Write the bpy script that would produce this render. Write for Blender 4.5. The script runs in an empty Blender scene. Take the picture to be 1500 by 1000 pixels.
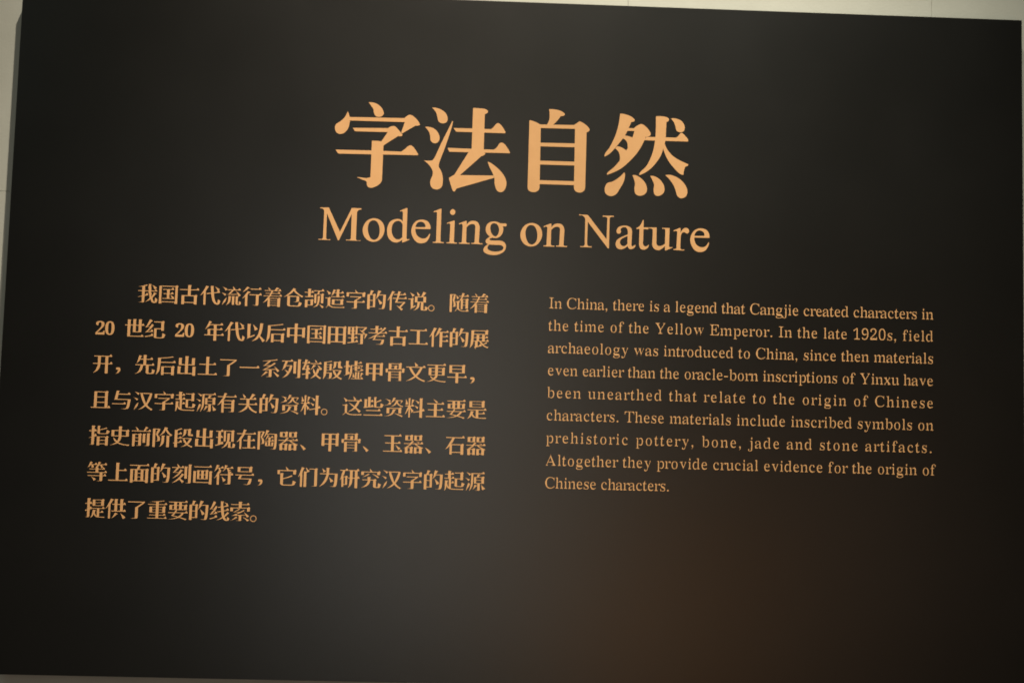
import bpy, math
import numpy as np
from mathutils import Vector, Matrix
from mathutils.geometry import delaunay_2d_cdt

scene = bpy.context.scene
COL = scene.collection

# ------------------------------------------------------------------ camera
cam = bpy.data.objects.new('camera', bpy.data.cameras.new('camera'))
COL.objects.link(cam)
scene.camera = cam
cam.data.sensor_width = 36.0
cam.data.lens = 36.0
cam.data.clip_start = 0.05
cam.data.clip_end = 60.0
CAM_LOC = np.array((-0.056908, -1.798343, -0.130426))
CAM_ROT = (1.637569, -0.02688, -0.026032)
cam.location = CAM_LOC
cam.rotation_euler = CAM_ROT
cam.data.dof.use_dof = True
cam.data.dof.focus_distance = 1.47
cam.data.dof.aperture_fstop = 5.0

# ------------------------------------------------------------------ light
scene.view_settings.view_transform = 'Standard'
scene.view_settings.look = 'None'
scene.view_settings.exposure = 0.0
scene.view_settings.gamma = 1.0
world = bpy.data.worlds.new("World")
scene.world = world
world.use_nodes = True
world.node_tree.nodes['Background'].inputs[0].default_value = (0.62, 0.52, 0.42, 1)
world.node_tree.nodes['Background'].inputs[1].default_value = 0.016

def lamp(name, kind, loc, target, energy, color, **kw):
    l = bpy.data.lights.new(name, kind)
    l.energy = energy; l.color = color
    for k, v in kw.items(): setattr(l, k, v)
    o = bpy.data.objects.new(name, l); COL.objects.link(o)
    o.location = loc
    o.rotation_euler = (Vector(target)-Vector(loc)).to_track_quat('-Z', 'Y').to_euler()
    return o

# warm gallery spot high above, close to the wall: throws the narrow shadow left of the panel
lamp('ceiling_spot', 'SPOT', (-0.05, -1.10, 3.0), (-0.16, 0.0, -1.05), 590, (1.0, 0.90, 0.72),
     spot_size=math.radians(54), spot_blend=1.0, shadow_soft_size=0.03)
# second spot, added to brighten the text on the right
lamp('right_fill_spot', 'SPOT', (0.75, -1.3, 3.0), (0.50, 0.0, -1.10), 250, (0.92, 0.95, 0.80),
     spot_size=math.radians(42), spot_blend=1.0, shadow_soft_size=0.05)
# two narrow beams added to lift the brightness of the text columns
for sx, ex in ((-0.12, 430), (0.22, 250)):
    lamp('column_fill_spot', 'SPOT', (sx, -1.15, 3.0), (sx*3.6-0.08, 0.0, -1.45), ex, (1.0, 0.90, 0.75),
         spot_size=math.radians(27), spot_blend=1.0, shadow_soft_size=0.03)
# dim cooler spot far to the left
lamp('side_spot', 'SPOT', (-3.0, -1.5, 1.9), (-0.6, 0.0, -0.45), 20, (0.74, 1.0, 0.88),
     spot_size=math.radians(50), spot_blend=1.0, shadow_soft_size=0.03)
# tall area lights added behind the camera for the sheen down the panel's middle
lamp('sheen_light_middle', 'AREA', (-0.40, -2.3, -0.22), (-0.40, 0.0, -0.22), 3.1, (1.0, 0.97, 0.90),
     shape='RECTANGLE', size=0.55, size_y=1.6)
lamp('sheen_light_right', 'AREA', (0.07, -2.3, -0.05), (0.07, 0.0, -0.05), 2.6, (1.0, 0.82, 0.60),
     shape='RECTANGLE', size=0.5, size_y=2.3)
# warm lamp added low on the right, as light bounced off an unseen floor
lamp('warm_fill', 'AREA', (0.52, -1.9, -0.85), (0.25, 0.0, -0.4), 1.0, (1.0, 0.40, 0.10),
     shape='ELLIPSE', size=0.6, size_y=1.0)

lamp('warm_fill', 'AREA', (1.15, -1.9, -0.55), (0.6, 0.0, -0.3), 0.45, (1.0, 0.55, 0.32),  # weaker fill lamp added to spread the brown glow to the right
     shape='ELLIPSE', size=0.6, size_y=1.2)

# ------------------------------------------------------------------ materials
def nodes(name):
    m = bpy.data.materials.new(name); m.use_nodes = True
    return m, m.node_tree, m.node_tree.nodes['Principled BSDF']

def coords(nt):
    tc = nt.nodes.new('ShaderNodeTexCoord')
    return tc.outputs['Object']

def noise(nt, vec, scale, detail=3.0, rough=0.55):
    n = nt.nodes.new('ShaderNodeTexNoise')
    n.inputs['Scale'].default_value = scale; n.inputs['Detail'].default_value = detail
    n.inputs['Roughness'].default_value = rough
    nt.links.new(vec, n.inputs['Vector'])
    return n.outputs['Fac']

def ramp(nt, fac, stops):
    r = nt.nodes.new('ShaderNodeValToRGB')
    els = r.color_ramp.elements
    while len(els) < len(stops): els.new(0.5)
    for e, (p, c) in zip(els, stops):
        e.position = p; e.color = c if len(c) == 4 else (*c, 1)
    nt.links.new(fac, r.inputs[0])
    return r.outputs[0]

def bump(nt, bs, height, strength, dist):
    b = nt.nodes.new('ShaderNodeBump')
    b.inputs['Strength'].default_value = strength; b.inputs['Distance'].default_value = dist
    nt.links.new(height, b.inputs['Height']); nt.links.new(b.outputs[0], bs.inputs['Normal'])

def mat_panel():
    m, nt, bs = nodes('matt_black_print')
    v = coords(nt)
    big = noise(nt, v, 7.0, 4.0)
    nt.links.new(ramp(nt, big, [(0.3, (.0040, .0038, .0030)), (0.7, (.0054, .0050, .0040))]), bs.inputs['Base Color'])
    fine = noise(nt, v, 480.0, 3.0, 0.75)
    r = nt.nodes.new('ShaderNodeMapRange')
    r.inputs['From Min'].default_value = .3; r.inputs['From Max'].default_value = .7
    r.inputs['To Min'].default_value = .315; r.inputs['To Max'].default_value = .345
    nt.links.new(noise(nt, v, 3.0, 5.0), r.inputs['Value']); nt.links.new(r.outputs[0], bs.inputs['Roughness'])
    bs.inputs['Specular IOR Level'].default_value = 1.0
    bump(nt, bs, fine, 0.4, 0.00055)
    return m

def mat_edge():
    m, nt, bs = nodes('panel_edge_black')
    v = coords(nt)
    nt.links.new(ramp(nt, noise(nt, v, 60.0), [(0.3, (.010, .011, .009)), (0.8, (.02, .02, .016))]), bs.inputs['Base Color'])
    bs.inputs['Roughness'].default_value = 0.7
    return m

def mat_print():
    m, nt, bs = nodes('copper_orange_print')
    v = coords(nt)
    nt.links.new(ramp(nt, noise(nt, v, 40.0, 4.0), [(0.3, (.69, .370, .155)), (0.7, (.73, .400, .172))]), bs.inputs['Base Color'])
    bs.inputs['Roughness'].default_value = 0.6
    bs.inputs['Specular IOR Level'].default_value = 0.4
    bump(nt, bs, noise(nt, v, 900.0, 2.0, 0.7), 0.25, 0.0005)
    return m

def mat_wall(name, a, b):
    m, nt, bs = nodes(name)
    v = coords(nt)
    nt.links.new(ramp(nt, noise(nt, v, 9.0, 8.0, 0.65), [(0.3, a), (0.72, b)]), bs.inputs['Base Color'])
    bs.inputs['Roughness'].default_value = 0.75
    bump(nt, bs, noise(nt, v, 260.0, 4.0, 0.6), 0.25, 0.001)
    return m

M_PANEL, M_EDGE, M_PRINT = mat_panel(), mat_edge(), mat_print()
M_WALL = mat_wall('cream_wall_paint', (.60, .60, .53), (.67, .67, .60))
M_JOINT = mat_wall('joint_filler', (.57, .56, .49), (.62, .61, .54))

# ------------------------------------------------------------------ mesh helpers
def link_mesh(name, verts, faces, mats, parent=None, face_mats=None):
    me = bpy.data.meshes.new(name)
    me.from_pydata([tuple(map(float, v)) for v in verts], [], [tuple(int(i) for i in f) for f in faces])
    for m in mats: me.materials.append(m)
    if face_mats is not None: me.polygons.foreach_set('material_index', face_mats)
    me.update()
    o = bpy.data.objects.new(name, me); COL.objects.link(o)
    if parent: o.parent = parent
    return o

def box_bevel(x0, x1, y0, y1, z0, z1, b):
    """box whose front (y0) edges are chamfered by b"""
    v = [(x0, y1, z0), (x1, y1, z0), (x1, y1, z1), (x0, y1, z1),
         (x0, y0+b, z0), (x1, y0+b, z0), (x1, y0+b, z1), (x0, y0+b, z1),
         (x0+b, y0, z0+b), (x1-b, y0, z0+b), (x1-b, y0, z1-b), (x0+b, y0, z1-b)]
    f = [(0, 3, 2, 1), (8, 9, 10, 11)]
    for i in range(4):
        j = (i+1) % 4
        f.append((i, j, 4+j, 4+i)); f.append((4+i, 4+j, 8+j, 8+i))
    return v, f

# ------------------------------------------------------------------ wall
W, H, OFF, THICK = 1.8, 1.204391, 0.030, 0.012      # panel front is the plane y = 0
WALL_Y = OFF
wall_v, wall_f = box_bevel(-2.4, 2.4, WALL_Y+0.003, WALL_Y+0.10, -1.8, 2.0, 0.001)
wall = link_mesh('wall', wall_v, wall_f, [M_JOINT])
wall['kind'] = 'structure'
XS = [-2.4, -1.505, -0.379, 0.184, 0.747, 1.31, 2.4]
ZS = [-1.8, -0.96, 0.234, 1.43, 2.0]
for i in range(len(XS)-1):
    for j in range(len(ZS)-1):
        g = 0.00025
        v, f = box_bevel(XS[i]+g, XS[i+1]-g, WALL_Y, WALL_Y+0.0028, ZS[j]+g, ZS[j+1]-g, 0.0005)
        link_mesh('wall_board', v, f, [M_WALL], wall)

# ------------------------------------------------------------------ lettering
_tc = bpy.data.curves.new('lettering_source', 'FONT')
_to = bpy.data.objects.new('lettering_source', _tc)
bpy.context.scene.collection.objects.link(_to)

def font_outline(ch, nseg=6, blunt=False):
    """closed outlines of a character of Blender's own built-in font, em = 1000"""
    _tc.body = ch
    dg = bpy.context.evaluated_depsgraph_get(); dg.update()
    cu = _to.evaluated_get(dg).to_curve(dg)
    loops = []
    for s in cu.splines:
        bp = s.bezier_points; n = len(bp); pts = []
        for i in range(n):
            a, b = bp[i], bp[(i+1) % n]
            p0, p1, p2, p3 = [np.array(v[:2]) for v in (a.co, a.handle_right, b.handle_left, b.co)]
            ch_ = p3-p0; L = np.hypot(*ch_)
            if L < 1e-6: continue
            pts.append(p0)
            dev = max(abs(np.cross(ch_, p1-p0)), abs(np.cross(ch_, p2-p0)))/L
            if dev > 0.002 and not (blunt and .03 < L < .108 and dev < .16*L):
                k = nseg if L > 0.06 else 3
                for t in np.arange(1, k)/k:
                    pts.append((1-t)**3*p0+3*(1-t)**2*t*p1+3*(1-t)*t*t*p2+t**3*p3)
        if len(pts) > 2: loops.append(np.array(pts)*1000)
    _to.evaluated_get(dg).to_curve_clear()
    return loops

def area(p): return 0.5*np.sum(p[:, 0]*np.roll(p[:, 1], -1)-p[:, 1]*np.roll(p[:, 0], -1))

def orient(loops):
    """outer loops counter-clockwise, whatever the font does"""
    s = max(loops, key=lambda q: abs(area(q)))
    return [q[::-1] for q in loops] if area(s) < 0 else loops

def hit(segs, p, d, far=400.):
    """distance from p along direction d to the nearest segment"""
    a = segs[:, 0]-p; e = segs[:, 1]-segs[:, 0]
    den = d[0]*e[:, 1]-d[1]*e[:, 0]
    with np.errstate(divide='ignore', invalid='ignore'):
        t = (a[:, 0]*e[:, 1]-a[:, 1]*e[:, 0])/den
        u = (a[:, 0]*d[1]-a[:, 1]*d[0])/den
    ok = (np.abs(den) > 1e-9) & (t > 1.0) & (u >= -.001) & (u <= 1.001)
    return min(far, t[ok].min()) if ok.any() else far

def displace(loop, offs, step=None):
    """move each edge i of the loop outwards by offs[i], re-joining the corners"""
    n = len(loop)
    e = np.roll(loop, -1, 0)-loop; L = np.hypot(e[:, 0], e[:, 1])+1e-9
    nr = np.stack([e[:, 1], -e[:, 0]], 1)/L[:, None]
    out = []
    for i in range(n):
        j = i-1
        n1, n2, d1, d2 = nr[j], nr[i], offs[j], offs[i]
        det = n1[0]*n2[1]-n1[1]*n2[0]
        if abs(det) > 0.35:
            v = np.array([(d1*n2[1]-d2*n1[1])/det, (n1[0]*d2-n2[0]*d1)/det])
            m = np.hypot(*v); lim = 2.2*max(abs(d1), abs(d2))+1e-9
            if m > lim: v *= lim/m
        else:
            v = (n1*d1+n2*d2)/2
        out.append(loop[i]+v)
    return np.array(out)

def song(ch, wx=28., wy=17.):
    """a heavy song-style face: thick uprights, thin level strokes with triangular ends, tapering sweeps"""
    loops = orient(font_outline(ch, 6, True))
    segs = np.concatenate([np.stack([q, np.roll(q, -1, 0)], 1) for q in loops])
    res = []
    for q in loops:
        n = len(q)
        e = np.roll(q, -1, 0)-q; L = np.hypot(e[:, 0], e[:, 1])+1e-9
        u = e/L[:, None]; nr = np.stack([u[:, 1], -u[:, 0]], 1)
        turn = [math.degrees(math.atan2(u[i-1][0]*u[i][1]-u[i-1][1]*u[i][0], u[i-1] @ u[i])) for i in range(n)]
        caps = {}
        for i in range(n):
            if 30 < L[i] < 105 and 50 < turn[i] < 130 and 50 < turn[(i+1) % n] < 130 and u[i-1] @ u[(i+1) % n] < -.75:
                caps[i] = math.degrees(math.atan2(nr[i][1], nr[i][0]))
        offs = np.zeros(n)
        for i in range(n):
            gap = 400.
            for t in (.15, .5, .85):
                gap = min(gap, hit(segs, q[i]+e[i]*t+nr[i]*.5, nr[i]))
            w = wx*nr[i][0]**2
            w = min(w, max(0., (gap-34)/2)*.55)
            offs[i] = w-wy*nr[i][1]**2
            if i in caps: offs[i] = 0 if abs(nr[i][1]) < .9 else 4
        p = displace(q, offs)
        # taper and decorate the free ends
        fine, src = [], []
        for i in range(n):
            a, b = p[i], p[(i+1) % n]
            k = 1 if i in caps else max(1, int(math.ceil(np.hypot(*(b-a))/45)))
            for t in range(k):
                fine.append(a+(b-a)*t/k); src.append(i if t == 0 else -1)
        fine = np.array(fine); m = len(fine)
        extra = []
        idx = {s: k for k, s in enumerate(src) if s >= 0}
        for i, ang in caps.items():
            k0 = idx[i]; k1 = (k0+1) % m
            a, b = fine[k0].copy(), fine[k1].copy(); c = (a+b)/2; w = np.hypot(*(b-a)); nn = nr[i]
            if abs(ang) < 14:                                   # level stroke, right end
                y0, y1 = min(a[1], b[1]), max(a[1], b[1]); x = c[0]
                extra.append(np.array([(x-140, y1-6), (x-112, y1), (x-56, y1+72), (x-34, y1+68), (x+6, y1+16), (x+20, y0), (x-60, y0)])[::-1])
            elif abs(ang) > 166:                                # level stroke, left end: cut on the slant
                top = k0 if a[1] > b[1] else k1
                fine[top] += (-14, 2)
            elif -165 <= ang < -100 or (22 < ang < 52 and q[i][0] < 420) or 100 < ang <= 165:
                # sweep to the left, rising flick, or the start of a dot: to a point
                D = 240. if ang < 0 else 170.
                amt = .42
                for st, k in ((-1, k0), (1, k1)):
                    other = b if st == -1 else a
                    kk = k; path = 0.; last = fine[k].copy(); side = (c-fine[k])/(w/2+1e-9)
                    while path < D:
                        f = (1-path/D)
                        fine[kk] = fine[kk]+side*w*amt*f
                        kk = (kk+st) % m
                        d = np.hypot(*(fine[kk]-last))
                        if kk in (k0, k1): break
                        path += d; last = fine[kk].copy()
                fine[k0] += nn*12; fine[k1] += nn*12
            elif -80 < ang < -14:                               # end of a dot or of a sweep to the right: swell
                for st, k in ((-1, k0), (1, k1)):
                    side = (fine[k]-c)/(w/2+1e-9)
                    kk = k
                    for f in (.13, .16, .08):
                        fine[kk] += side*w*f; kk = (kk+st) % m
            elif 65 < ang < 100:                                # top of an upright: small lip to the right
                r = a if a[0] > b[0] else b; l = b if a[0] > b[0] else a
                extra.append(np.array([(l[0], l[1]-4), (l[0], l[1]+10), (r[0]+8, r[1]+4), (r[0]+30, r[1]-12), (r[0]+22, r[1]-26), (r[0]-4, r[1]-36)])[::-1])
        res.append(fine)
        for i in range(n):                                      # shoulder on the outer top right corners
            j = (i-1) % n
            # edge j rises up, edge i goes left (counter-clockwise outer loop)
            if i in caps or j in caps: continue
            if u[j][1] > .93 and u[i][0] < -.98 and L[i] > 130 and L[j] > 90 and turn[i] > 60:
                x, y = p[i]
                extra.append(np.array([(x-118, y-10), (x-100, y), (x-48, y+40), (x-20, y+30), (x+26, y-12), (x+22, y-28), (x-4, y-50)])[::-1])
        for x_ in extra:
            res.append(x_ if area(x_) > 0 else x_[::-1])
    return res

def roman(ch, bold=False):
    """a book roman thinned out of the mathematical bold serif of the built-in font"""
    if ch.isupper(): c = chr(0x1D400+ord(ch)-65)
    elif ch.islower(): c = chr(0x1D41A+ord(ch)-97)
    elif ch.isdigit(): c = chr(0x1D7CE+ord(ch)-48)
    loops = orient(font_outline(c))
    if bold: return loops
    segs = np.concatenate([np.stack([q, np.roll(q, -1, 0)], 1) for q in loops])
    res = []
    for q in loops:
        n = len(q)
        e = np.roll(q, -1, 0)-q; L = np.hypot(e[:, 0], e[:, 1])+1e-9
        nr = np.stack([e[:, 1], -e[:, 0]], 1)/L[:, None]
        offs = np.zeros(n)
        for i in range(n):
            T = np.median([hit(segs, q[i]+e[i]*t-nr[i]*.5, -nr[i]) for t in (.2, .5, .8)])
            f = T if T < 45 else (45+(T-45)*.24 if T < 170 else None)
            d = -(T-f)/2 if f is not None else -32*nr[i][0]**2
            offs[i] = (d*abs(nr[i][0]) if T >= 45 else 0)-(2.5 if T > 24 else 0)
        res.append(displace(q, offs))
    return res

def fill(loops):
    """triangles of the non-zero fill of closed loops"""
    vs, es = [], []
    for q in loops:
        keep = [q[0]]
        for p in q[1:]:
            if np.hypot(*(p-keep[-1])) > .4: keep.append(p)
        k = len(keep); b = len(vs)
        vs += [Vector((float(p[0]), float(p[1]))) for p in keep]
        es += [(b+i, b+(i+1) % k) for i in range(k)]
    V, E, F, *_ = delaunay_2d_cdt(vs, es, [], 0, 1e-3)
    P = np.array([v[:] for v in V]); T = np.array([f for f in F if len(f) == 3])
    C = P[T].mean(1)
    wn = np.zeros(len(C))
    for q in loops:
        a = q; b = np.roll(q, -1, 0)
        for s in range(len(a)):
            cr = (b[s, 0]-a[s, 0])*(C[:, 1]-a[s, 1])-(C[:, 0]-a[s, 0])*(b[s, 1]-a[s, 1])
            up = (a[s, 1] <= C[:, 1]) & (b[s, 1] > C[:, 1]) & (cr > 0)
            dn = (a[s, 1] > C[:, 1]) & (b[s, 1] <= C[:, 1]) & (cr < 0)
            wn += up; wn -= dn
    return P, T[np.abs(wn) > .5]

# ------------------------------------------------------------------ the panel
sign = bpy.data.objects.new('exhibition_text_panel', None)
COL.objects.link(sign)
sign.location = (0, 0, -H/2)
sign['label'] = 'large dark grey museum text panel with orange Chinese and English lettering mounted on cream wall'
sign['category'] = 'information panel'
KEEP = Matrix.Translation((0, 0, H/2))

def part(name, verts, faces, mats, label=None, face_mats=None):
    o = link_mesh(name, [(x, y, z+H/2) for x, y, z in verts], faces, mats, sign, face_mats)
    if label: o['label'] = label
    return o

v, f = box_bevel(-W/2, W/2, 0.0, THICK, -H/2, H/2, 0.0006)
part('board', v, f, [M_PANEL, M_EDGE], face_mats=[1, 0]+[1, 0]*4)
for sx in (-1, 1):                                   # battens that hold the board off the wall
    v, f = box_bevel(sx*0.62-0.02, sx*0.62+0.02, THICK, WALL_Y, -H/2+0.12, H/2-0.12, 0.0005)
    part('mounting_batten', v, f, [M_EDGE])

PRINT_Y = -0.0004
FILLS = {}
def put_glyphs(name, items, label=None):
    """items: (key, loops, x, z, scale); one flat printed mesh on the panel"""
    V, F = [], []
    for key, loops, x, z, s in items:
        if key not in FILLS: FILLS[key] = fill(loops)
        P, T = FILLS[key]; b = len(V)
        V += [(x+p[0]*s, PRINT_Y, z+p[1]*s) for p in P]
        F += [tuple(b+int(i) for i in t) for t in T]
    return part(name, V, F, [M_PRINT], label)

MESHES = {}
def put_single(name, item):
    """one printed character as an object of its own; alike characters share mesh data"""
    key, loops, x, z, s = item
    if key not in MESHES:
        P, T = fill(loops)
        me = bpy.data.meshes.new(name)
        me.from_pydata([(float(p[0]), 0.0, float(p[1])) for p in P], [], [tuple(int(i) for i in t) for t in T])
        me.transform(Matrix.Scale(s, 4)); me.materials.append(M_PRINT); MESHES[key] = me
    o = bpy.data.objects.new(name, MESHES[key]); COL.objects.link(o)
    o.parent = sign; o.location = (x, PRINT_Y, z+H/2)
    return o

# --- traced outlines, coordinates of enlarged crops of the photograph laid onto the panel plane
MR = np.array(cam.rotation_euler.to_matrix())
def on_panel(x, y):
    d = MR @ np.array([(x-750)/1500., -(y-500)/1500., -1.0])
    q = CAM_LOC+d*(-CAM_LOC[1]/d[1])
    return q[0], q[2]

def path(txt, ox, oy, sc):
    raw = []
    for t in txt.split():
        c = t.endswith('c'); a, b = t.rstrip('c').split(',')
        raw.append((float(a), float(b), c))
    n = len(raw); P = np.array([r[:2] for r in raw]); C = [r[2] for r in raw]; out = []
    for i in range(n):
        j = (i+1) % n
        p1, p2 = P[i], P[j]
        out.append(p1)
        if C[i] and C[j]: continue
        L = np.hypot(*(p2-p1))
        def tan(k, a, b):
            t = b-a; m = np.hypot(*t)+1e-9
            return t/m
        t1 = (p2-p1)/L if C[i] else tan(i, P[i-1], p2)
        t2 = (p2-p1)/L if C[j] else tan(j, p1, P[(j+1) % n])
        if C[i] and not C[j]: t1 = 2*(p2-p1)/L-t2; t1 = t1/(np.hypot(*t1)+1e-9)
        if C[j] and not C[i]: t2 = 2*(p2-p1)/L-t1; t2 = t2/(np.hypot(*t2)+1e-9)
        k = max(3, min(8, int(L/12)))
        for s in range(1, k):
            u = s/k
            out.append((2*u**3-3*u**2+1)*p1+(u**3-2*u**2+u)*t1*L+(-2*u**3+3*u**2)*p2+(u**3-u**2)*t2*L)
    return np.array([on_panel(ox+p[0]/sc, oy+p[1]/sc) for p in out])*1000

def traced(spec, ox, oy, sc):
    loops = []
    for line in spec.strip().splitlines():
        hole = line.strip().startswith('hole')
        q = path(line.replace('hole', ''), ox, oy, sc)
        if (area(q) > 0) == hole: q = q[::-1]
        loops.append(q)
    return loops

Z = 7.407
HEADING = [
 ('zi', 485, 145, '''
408,38c 460,42 510,62 550,100 572,150 560,182 525,197 485,188 465,150 460,115 438,80
181,138c 195,170 205,220 200,270 190,310 160,355 110,381 60,365 42,315 55,275 100,245 140,210 160,180
196,197c 797,210c 822,188 858,173 900,195 940,235 965,280c 950,290 915,292c 770,376c 762,362c 800,253c 196,235c
235,315c 618,318c 650,300 690,297 730,335 775,388c 768,404 730,404c 715,412 575,502c 565,510c 546,462c 615,362c 260,352c
443,455c 500,456 548,463c 570,500c 568,520c 552,880c 535,915 485,950 430,965 395,948 388,905c 375,890 330,872 278,850c 325,853 380,861c 427,850c
47,551c 440,560c 760,573c 800,545 850,506 885,515 920,560 945,600c 942,612c 80,594c'''),
 ('fa', 615, 150, '''
133,60c 180,62 240,85 285,125 302,175 290,215 250,230 205,210 190,160 175,110
57,268c 110,270 160,290 200,335 215,385 200,430 160,446 120,420 112,360 95,315
352,203c 360,212c 335,310 270,500 210,660 206,705c 240,770 250,850 235,920 185,946 130,925 113,860 140,780 135,735 100,680 42,630c 80,634 135,632c 160,600 230,450 300,310
365,280c 570,285c 770,293c 800,270 835,230 862,232 895,265 930,325c 925,337c 395,320c
578,62c 640,66 705,73 740,95c 735,113 705,130c 692,560c 560,560c
300,495c 560,505c 800,515c 835,490 870,442 905,444 940,480 978,545c 975,553c 320,537c
530,540c 692,540c 710,552c 700,572 668,585c 430,795c 400,800c 375,785c
315,820c 380,782c 420,790c 800,795c 805,820c 400,935c 378,968c 360,965c 340,910 325,860
737,645c 780,665 860,730 915,800 940,870 925,940 885,975 840,960 812,890 810,830 790,770 755,700'''),
 ('zi', 760, 155, '''
328,38c 400,43 460,60 500,90c 490,108 452,115c 420,160 368,210c 305,206c 330,150 334,90
115,158c 170,173 238,208c 238,250c 225,880c 208,922 160,938 110,922 95,885c
597,212c 660,170c 720,203 765,250c 765,272 735,290c 720,880c 705,925 660,942 613,925 598,885c 610,250c
232,204c 615,211c 615,252c 232,243c
230,402c 612,410c 612,452c 230,441c
228,597c 610,608c 610,649c 228,638c
222,808c 604,820c 604,862c 222,850c'''),
 ('ran', 875, 160, '''
247,50c 300,57 360,78 405,115c 400,133 370,140c 340,205c 320,250 280,315 190,425 140,478 78,517c 85,480 130,420 190,300 225,190 240,110
310,205c 398,209c 430,182 478,163 530,195 570,245 580,275c 563,294 525,302c 480,400 420,490 330,585 240,655 105,712c 110,690 180,630 245,555 320,440 372,330 402,238c 300,236c
276,285c 335,293 384,312c 402,360 360,440 328,410c 322,360 300,332 268,316c
192,425c 215,403c 270,420 320,456c 350,490 300,560 260,572 244,555c 243,505 230,465
635,80c 700,79 750,88 775,105c 772,130 750,140c 745,230 738,340 718,420 680,520 600,625 530,682 455,717c 460,690 530,620 590,500 622,370 633,250
505,338c 535,302c 855,310c 880,290 908,258 932,270 985,330c 983,353c
712,350c 735,385c 760,440 815,505 885,552 985,597c 980,615 952,630 935,712c 900,705 850,660 780,575 735,490 712,410
795,103c 850,103 910,128 945,180 940,235 900,252 860,235 845,180 825,135
293,685c 300,720 285,790 245,860 200,925 140,943 90,915 80,860 105,805 165,785 230,745
380,717c 430,723 500,775 535,840 530,905 470,940 415,920 402,860 408,810 397,760
573,725c 630,733 690,777 725,840 720,905 665,942 620,925 610,870 615,820 597,770
737,717c 800,716 880,750 940,805 975,875 965,940 915,967 870,945 845,870 820,815 778,758'''),
]
HL = ['first heading character with a roof stroke above a hooked upright', 'second heading character with three water strokes at its left',
      'third heading character, a tall box of stacked level strokes', 'last heading character with four drops along its foot']
for (nm, ox, oy, spec), lab in zip(HEADING, HL):
    put_glyphs('heading_character', [(('t', ox), traced(spec, ox, oy, Z), 0, 0, .001)], lab)

LET = {
'M': '90,90c 218,90c 380,445c 555,97c 697,103c 695,120c 650,132 630,165c 615,535c 625,568 680,570c 680,580c 468,570c 470,558c 530,555 540,525c 553,185c 365,570c 350,570c 190,175c 178,530c 190,556 240,553c 238,568c 65,560c 68,547c 120,548 132,520c 150,140c 130,108 90,103c',
'o': '''875,248 960,270 1015,330 1033,415 1010,500 950,570 870,592 790,570 735,510 713,425 735,340 790,275
hole 870,278 915,292 950,350 962,430 950,505 915,552 872,563 830,540 800,475 788,390 805,320 835,288''',
'd': '''1360,97c 1370,100c 1355,530c 1365,555 1395,550c 1398,562c 1300,605c 1290,600c 1292,560c 1250,590 1200,603 1130,578 1080,510 1070,420 1085,350 1130,285 1220,258 1270,268 1300,298c 1303,170c 1293,145 1262,152c 1258,137c
hole 1293,525c 1298,345c 1275,302 1235,287 1185,300 1148,350 1137,420 1150,490 1190,545 1240,558''',
'e': '''305,408c 302,350 260,290 175,268 90,295 40,365 25,440 45,520 95,590 165,615 240,595 280,545 302,480c 290,472c 260,520 230,540 180,543 120,510 92,460 84,402c
hole 86,378c 232,378c 220,325 160,298 110,322''',
'l': '455,108c 468,110c 452,570c 460,592 500,597c 498,612c 340,607c 342,592c 380,590 388,562c 402,180c 392,156 358,163c 352,148c',
'i': '''632,114 660,128 671,157 658,188 632,200 604,188 593,157 606,128
650,280c 662,288c 650,575c 658,600 692,603c 690,620c 538,612c 540,598c 578,597 585,570c 597,350c 585,323 550,332c 545,317c''',
'n': '825,285c 838,290c 836,342c 880,298 930,285 990,300 1022,350 1026,410c 1015,590c 1028,612 1068,612c 1065,630c 905,622c 905,607c 943,606 952,585c 962,395c 955,345 920,332 875,345 834,382c 828,580c 838,605 880,608c 878,625c 722,620c 722,603c 758,602 766,575c 777,360c 765,330 728,342c 722,325c',
'g': '''1240,295 1300,308 1355,345 1373,410 1350,485 1300,530 1235,537 1170,510 1125,460 1115,400 1135,340 1180,305
hole 1242,320 1288,345 1310,405 1302,465 1270,510 1230,503 1195,455 1183,385 1200,335
1300,322c 1412,325c 1422,345 1412,369c 1340,362c
1195,505c 1225,530c 1178,545 1170,560 1205,573 1340,578 1395,610 1411,670 1380,735 1310,775 1230,787 1150,775 1095,745 1080,705 1105,660 1155,628c 1122,610 1115,570 1150,535
hole 1168,632c 1250,638 1340,643 1372,668 1365,705 1320,728 1250,736 1185,724 1145,698 1143,665''',
'N': '982,192c 1110,198c 1385,555c 1395,270c 1388,235 1330,228c 1328,210c 1490,212c 1490,230c 1440,235 1430,270c 1420,690c 1405,690c 1110,300c 1100,610c 1115,652 1165,655c 1165,675c 998,668c 998,652c 1055,650 1065,610c 1073,260c 1040,213 985,208c',
'a': '''180,357 245,362 295,395 308,450c 300,620c 305,655 330,652 355,632c 350,670 300,700 262,692 244,650c 200,685 150,703 95,688 69,640 78,580 130,535 244,487c 245,440 230,392 190,378 155,390 140,415 147,450 115,476 85,458 83,420 115,375
hole 242,508c 240,622c 215,645 185,657 150,642 130,600 145,560 190,530''',
't': '465,272c 478,275c 478,381c 550,383c 548,410c 475,408c 470,590c 475,640 510,660 550,632c 550,660 520,695 475,708 430,690 412,640 412,590c 416,405c 372,406c 372,390c 410,370 445,322',
'u': '560,382c 668,384c 665,595c 678,642 720,655 790,620c 796,430c 785,405 750,404c 750,388c 858,392c 850,640c 860,672 898,665c 900,680c 800,720c 790,718c 790,655c 750,690 700,715 640,700 608,655 604,600c 612,430c 600,402 560,400c',
'r': '1008,388c 1020,392c 1018,458c 1050,412 1082,390 1120,395 1144,428 1135,460 1110,472 1080,455 1050,455 1022,505c 1015,665c 1025,700 1072,705c 1072,720c 915,712c 915,697c 952,693 958,660c 970,465c 960,435 920,442c 915,427c',
}
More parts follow.
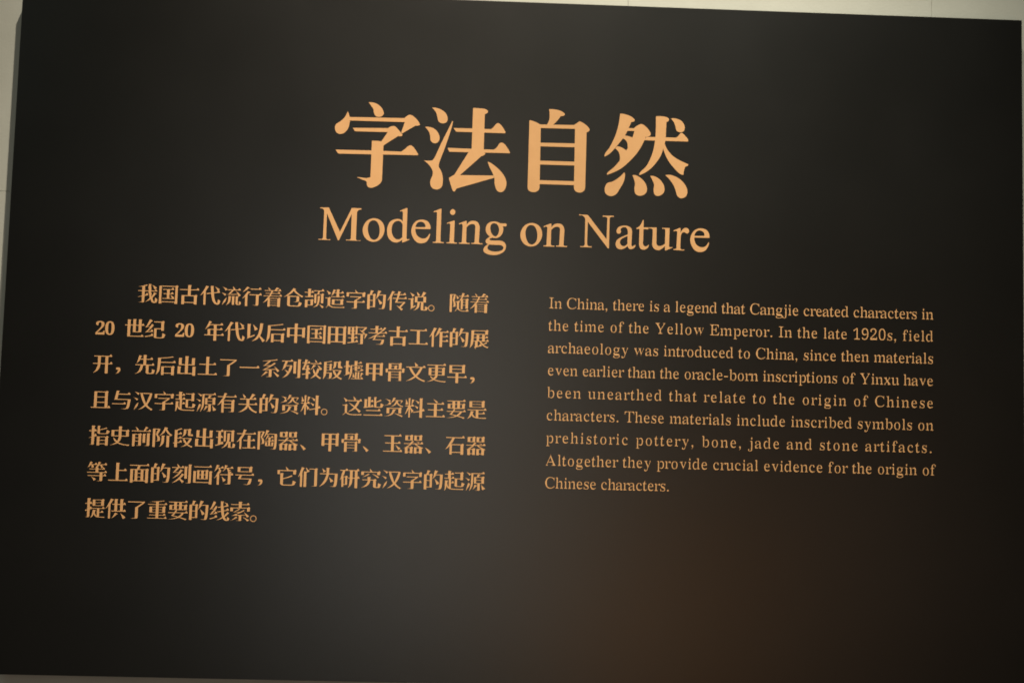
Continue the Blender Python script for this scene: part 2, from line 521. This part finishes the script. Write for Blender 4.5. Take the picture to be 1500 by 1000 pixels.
SUB = [('M', 460, 295), ('o', 460, 295), ('d', 460, 295), ('e', 600, 295), ('l', 600, 295), ('i', 600, 295), ('n', 600, 295), ('g', 600, 295),
       ('o', 750-59.1, 295+6.9), ('n', 750-26.0, 295+4.0), ('N', 750, 295), ('a', 895, 295), ('t', 895, 295), ('u', 895, 295), ('r', 895, 295), ('e', 895+113.5, 295+12.8)]
for i, (c, ox, oy) in enumerate(SUB):
    put_glyphs('subheading_letter', [(('s', i), traced(LET[c], ox, oy, 10.0), 0, 0, .001)])

# --- Chinese paragraph: seven justified lines on a square grid
def ring(cx, cy, r, rot=1, n=28):
    a = np.arange(n)/n*2*math.pi*rot
    return np.stack([cx+r*np.cos(a), cy+r*np.sin(a)], 1)
SONG = {}
def cjk(c):
    if c not in SONG:
        if c == '。': SONG[c] = [ring(165, 75, 152), ring(165, 75, 120, -1)]
        else: SONG[c] = song(c)
    return SONG[c]
X0, PITCH, Z0, DZ, EM = -0.7243, 0.03626, 0.0555, 0.0623, 0.0362
def cell(c, xc, zc): return (c, cjk(c), xc-EM*.5, zc-EM*.38, EM/1000)
lines = ['我国古代流行着仓颉造字的传说。随着', None, '开，先后出土了一系列较殷墟甲骨文更早，', '且与汉字起源有关的资料。这些资料主要是',
         '指史前阶段出现在陶器、甲骨、玉器、石器', '等上面的刻画符号，它们为研究汉字的起源', '提供了重要的线索。']
for k, txt in enumerate(lines):
    zc = Z0-DZ*k
    if k == 1:
        items = [cell(c, on_panel(px, 483)[0], zc) for c, px in (('世', 197), ('纪', 227))]
        items += [cell(c, -0.5347+i*0.03566, zc) for i, c in enumerate('年代以后中国田野考古工作的展')]
        for px in (138.8, 255.6):
            x = on_panel(px, 482)[0]
            for j, d in enumerate('20'):
                items.append((('bold', d), roman(d, True), x+.0006+j*.0164, zc-0.0117, .0326/1000))
    else:
        x = -0.6533 if k == 0 else X0
        p = {0: .03632, 2: .03624, 6: .0355}.get(k, PITCH)
        items = [cell(c, x+i*p, zc) for i, c in enumerate(txt)]
    for it in items: put_single('chinese_character', it)

# --- English paragraph: nine lines in a book roman, letter-spaced to the full measure
ADV = dict(zip('abcdefghijlmnoprstuvwxyACEINTY1920,.- ',
    [444, 500, 444, 500, 444, 333, 500, 500, 278, 278, 278, 778, 500, 500, 500, 333, 389, 278, 500, 500, 722, 500, 500,
     722, 667, 611, 333, 722, 611, 722, 500, 500, 500, 500, 250, 250, 333, 250]))
ROM = {}
def rom(c):
    if c not in ROM:
        if c == '.': ROM[c] = [ring(125, 42, 52)]
        elif c == ',': ROM[c] = [ring(112, 45, 53), np.array([(70, 6), (118, 8), (150, -45), (120, -100), (60, -145), (52, -130), (95, -95), (115, -50), (150, 0), (163, 45), (160, 70), (120, 20)])[[9, 8, 2, 3, 4, 5, 6, 7, 1]]]
        elif c == '-': ROM[c] = [np.array([(39, 195), (285, 195), (285, 257), (39, 257)])]
        else: ROM[c] = [q*(1, .965 if c.islower() and c not in 'bdfhl' else .985) for q in roman(c)]
        if c == ',' and area(ROM[c][1]) < 0: ROM[c][1] = ROM[c][1][::-1]
    return ROM[c]
EN = ['In China, there is a legend that Cangjie created characters in', 'the time of the Yellow Emperor. In the late 1920s, field',
      'archaeology was introduced to China, since then materials', 'even earlier than the oracle-born inscriptions of Yinxu have',
      'been unearthed that relate to the origin of Chinese', 'characters. These materials include inscribed symbols on',
      'prehistoric pottery, bone, jade and stone artifacts.', 'Altogether they provide crucial evidence for the origin of', 'Chinese characters.']
EE = 0.0286; LEFT, RIGHT = 0.0499, 0.7368
for k, txt in enumerate(EN):
    zb = 0.0503-0.03937*k
    nat = sum(ADV[c] for c in txt)*EE/1000
    right = {6: .7350, 7: .7400, 8: .2700}.get(k, RIGHT)
    gap = (right-LEFT-nat)/(len(txt)-1)
    x = LEFT; items = []
    for c in txt:
        if c != ' ':
            L = rom(c)
            if c in ',.-': off = 0.
            else:
                lo = min(q[:, 0].min() for q in L); hi = max(q[:, 0].max() for q in L)
                off = (ADV[c]-(lo+hi))/2
                if c == 'f': off = 20-lo
                if c == 'r': off = 8-lo
                if c == 'j': off = 205-hi
            items.append((('r', c), L, x+off*EE/1000, zb, EE/1000))
        if c == ' ' and items:
            put_glyphs('english_word', items); items = []
        x += ADV[c]*EE/1000+gap
    put_glyphs('english_word', items)

bpy.data.objects.remove(_to); bpy.data.curves.remove(_tc)
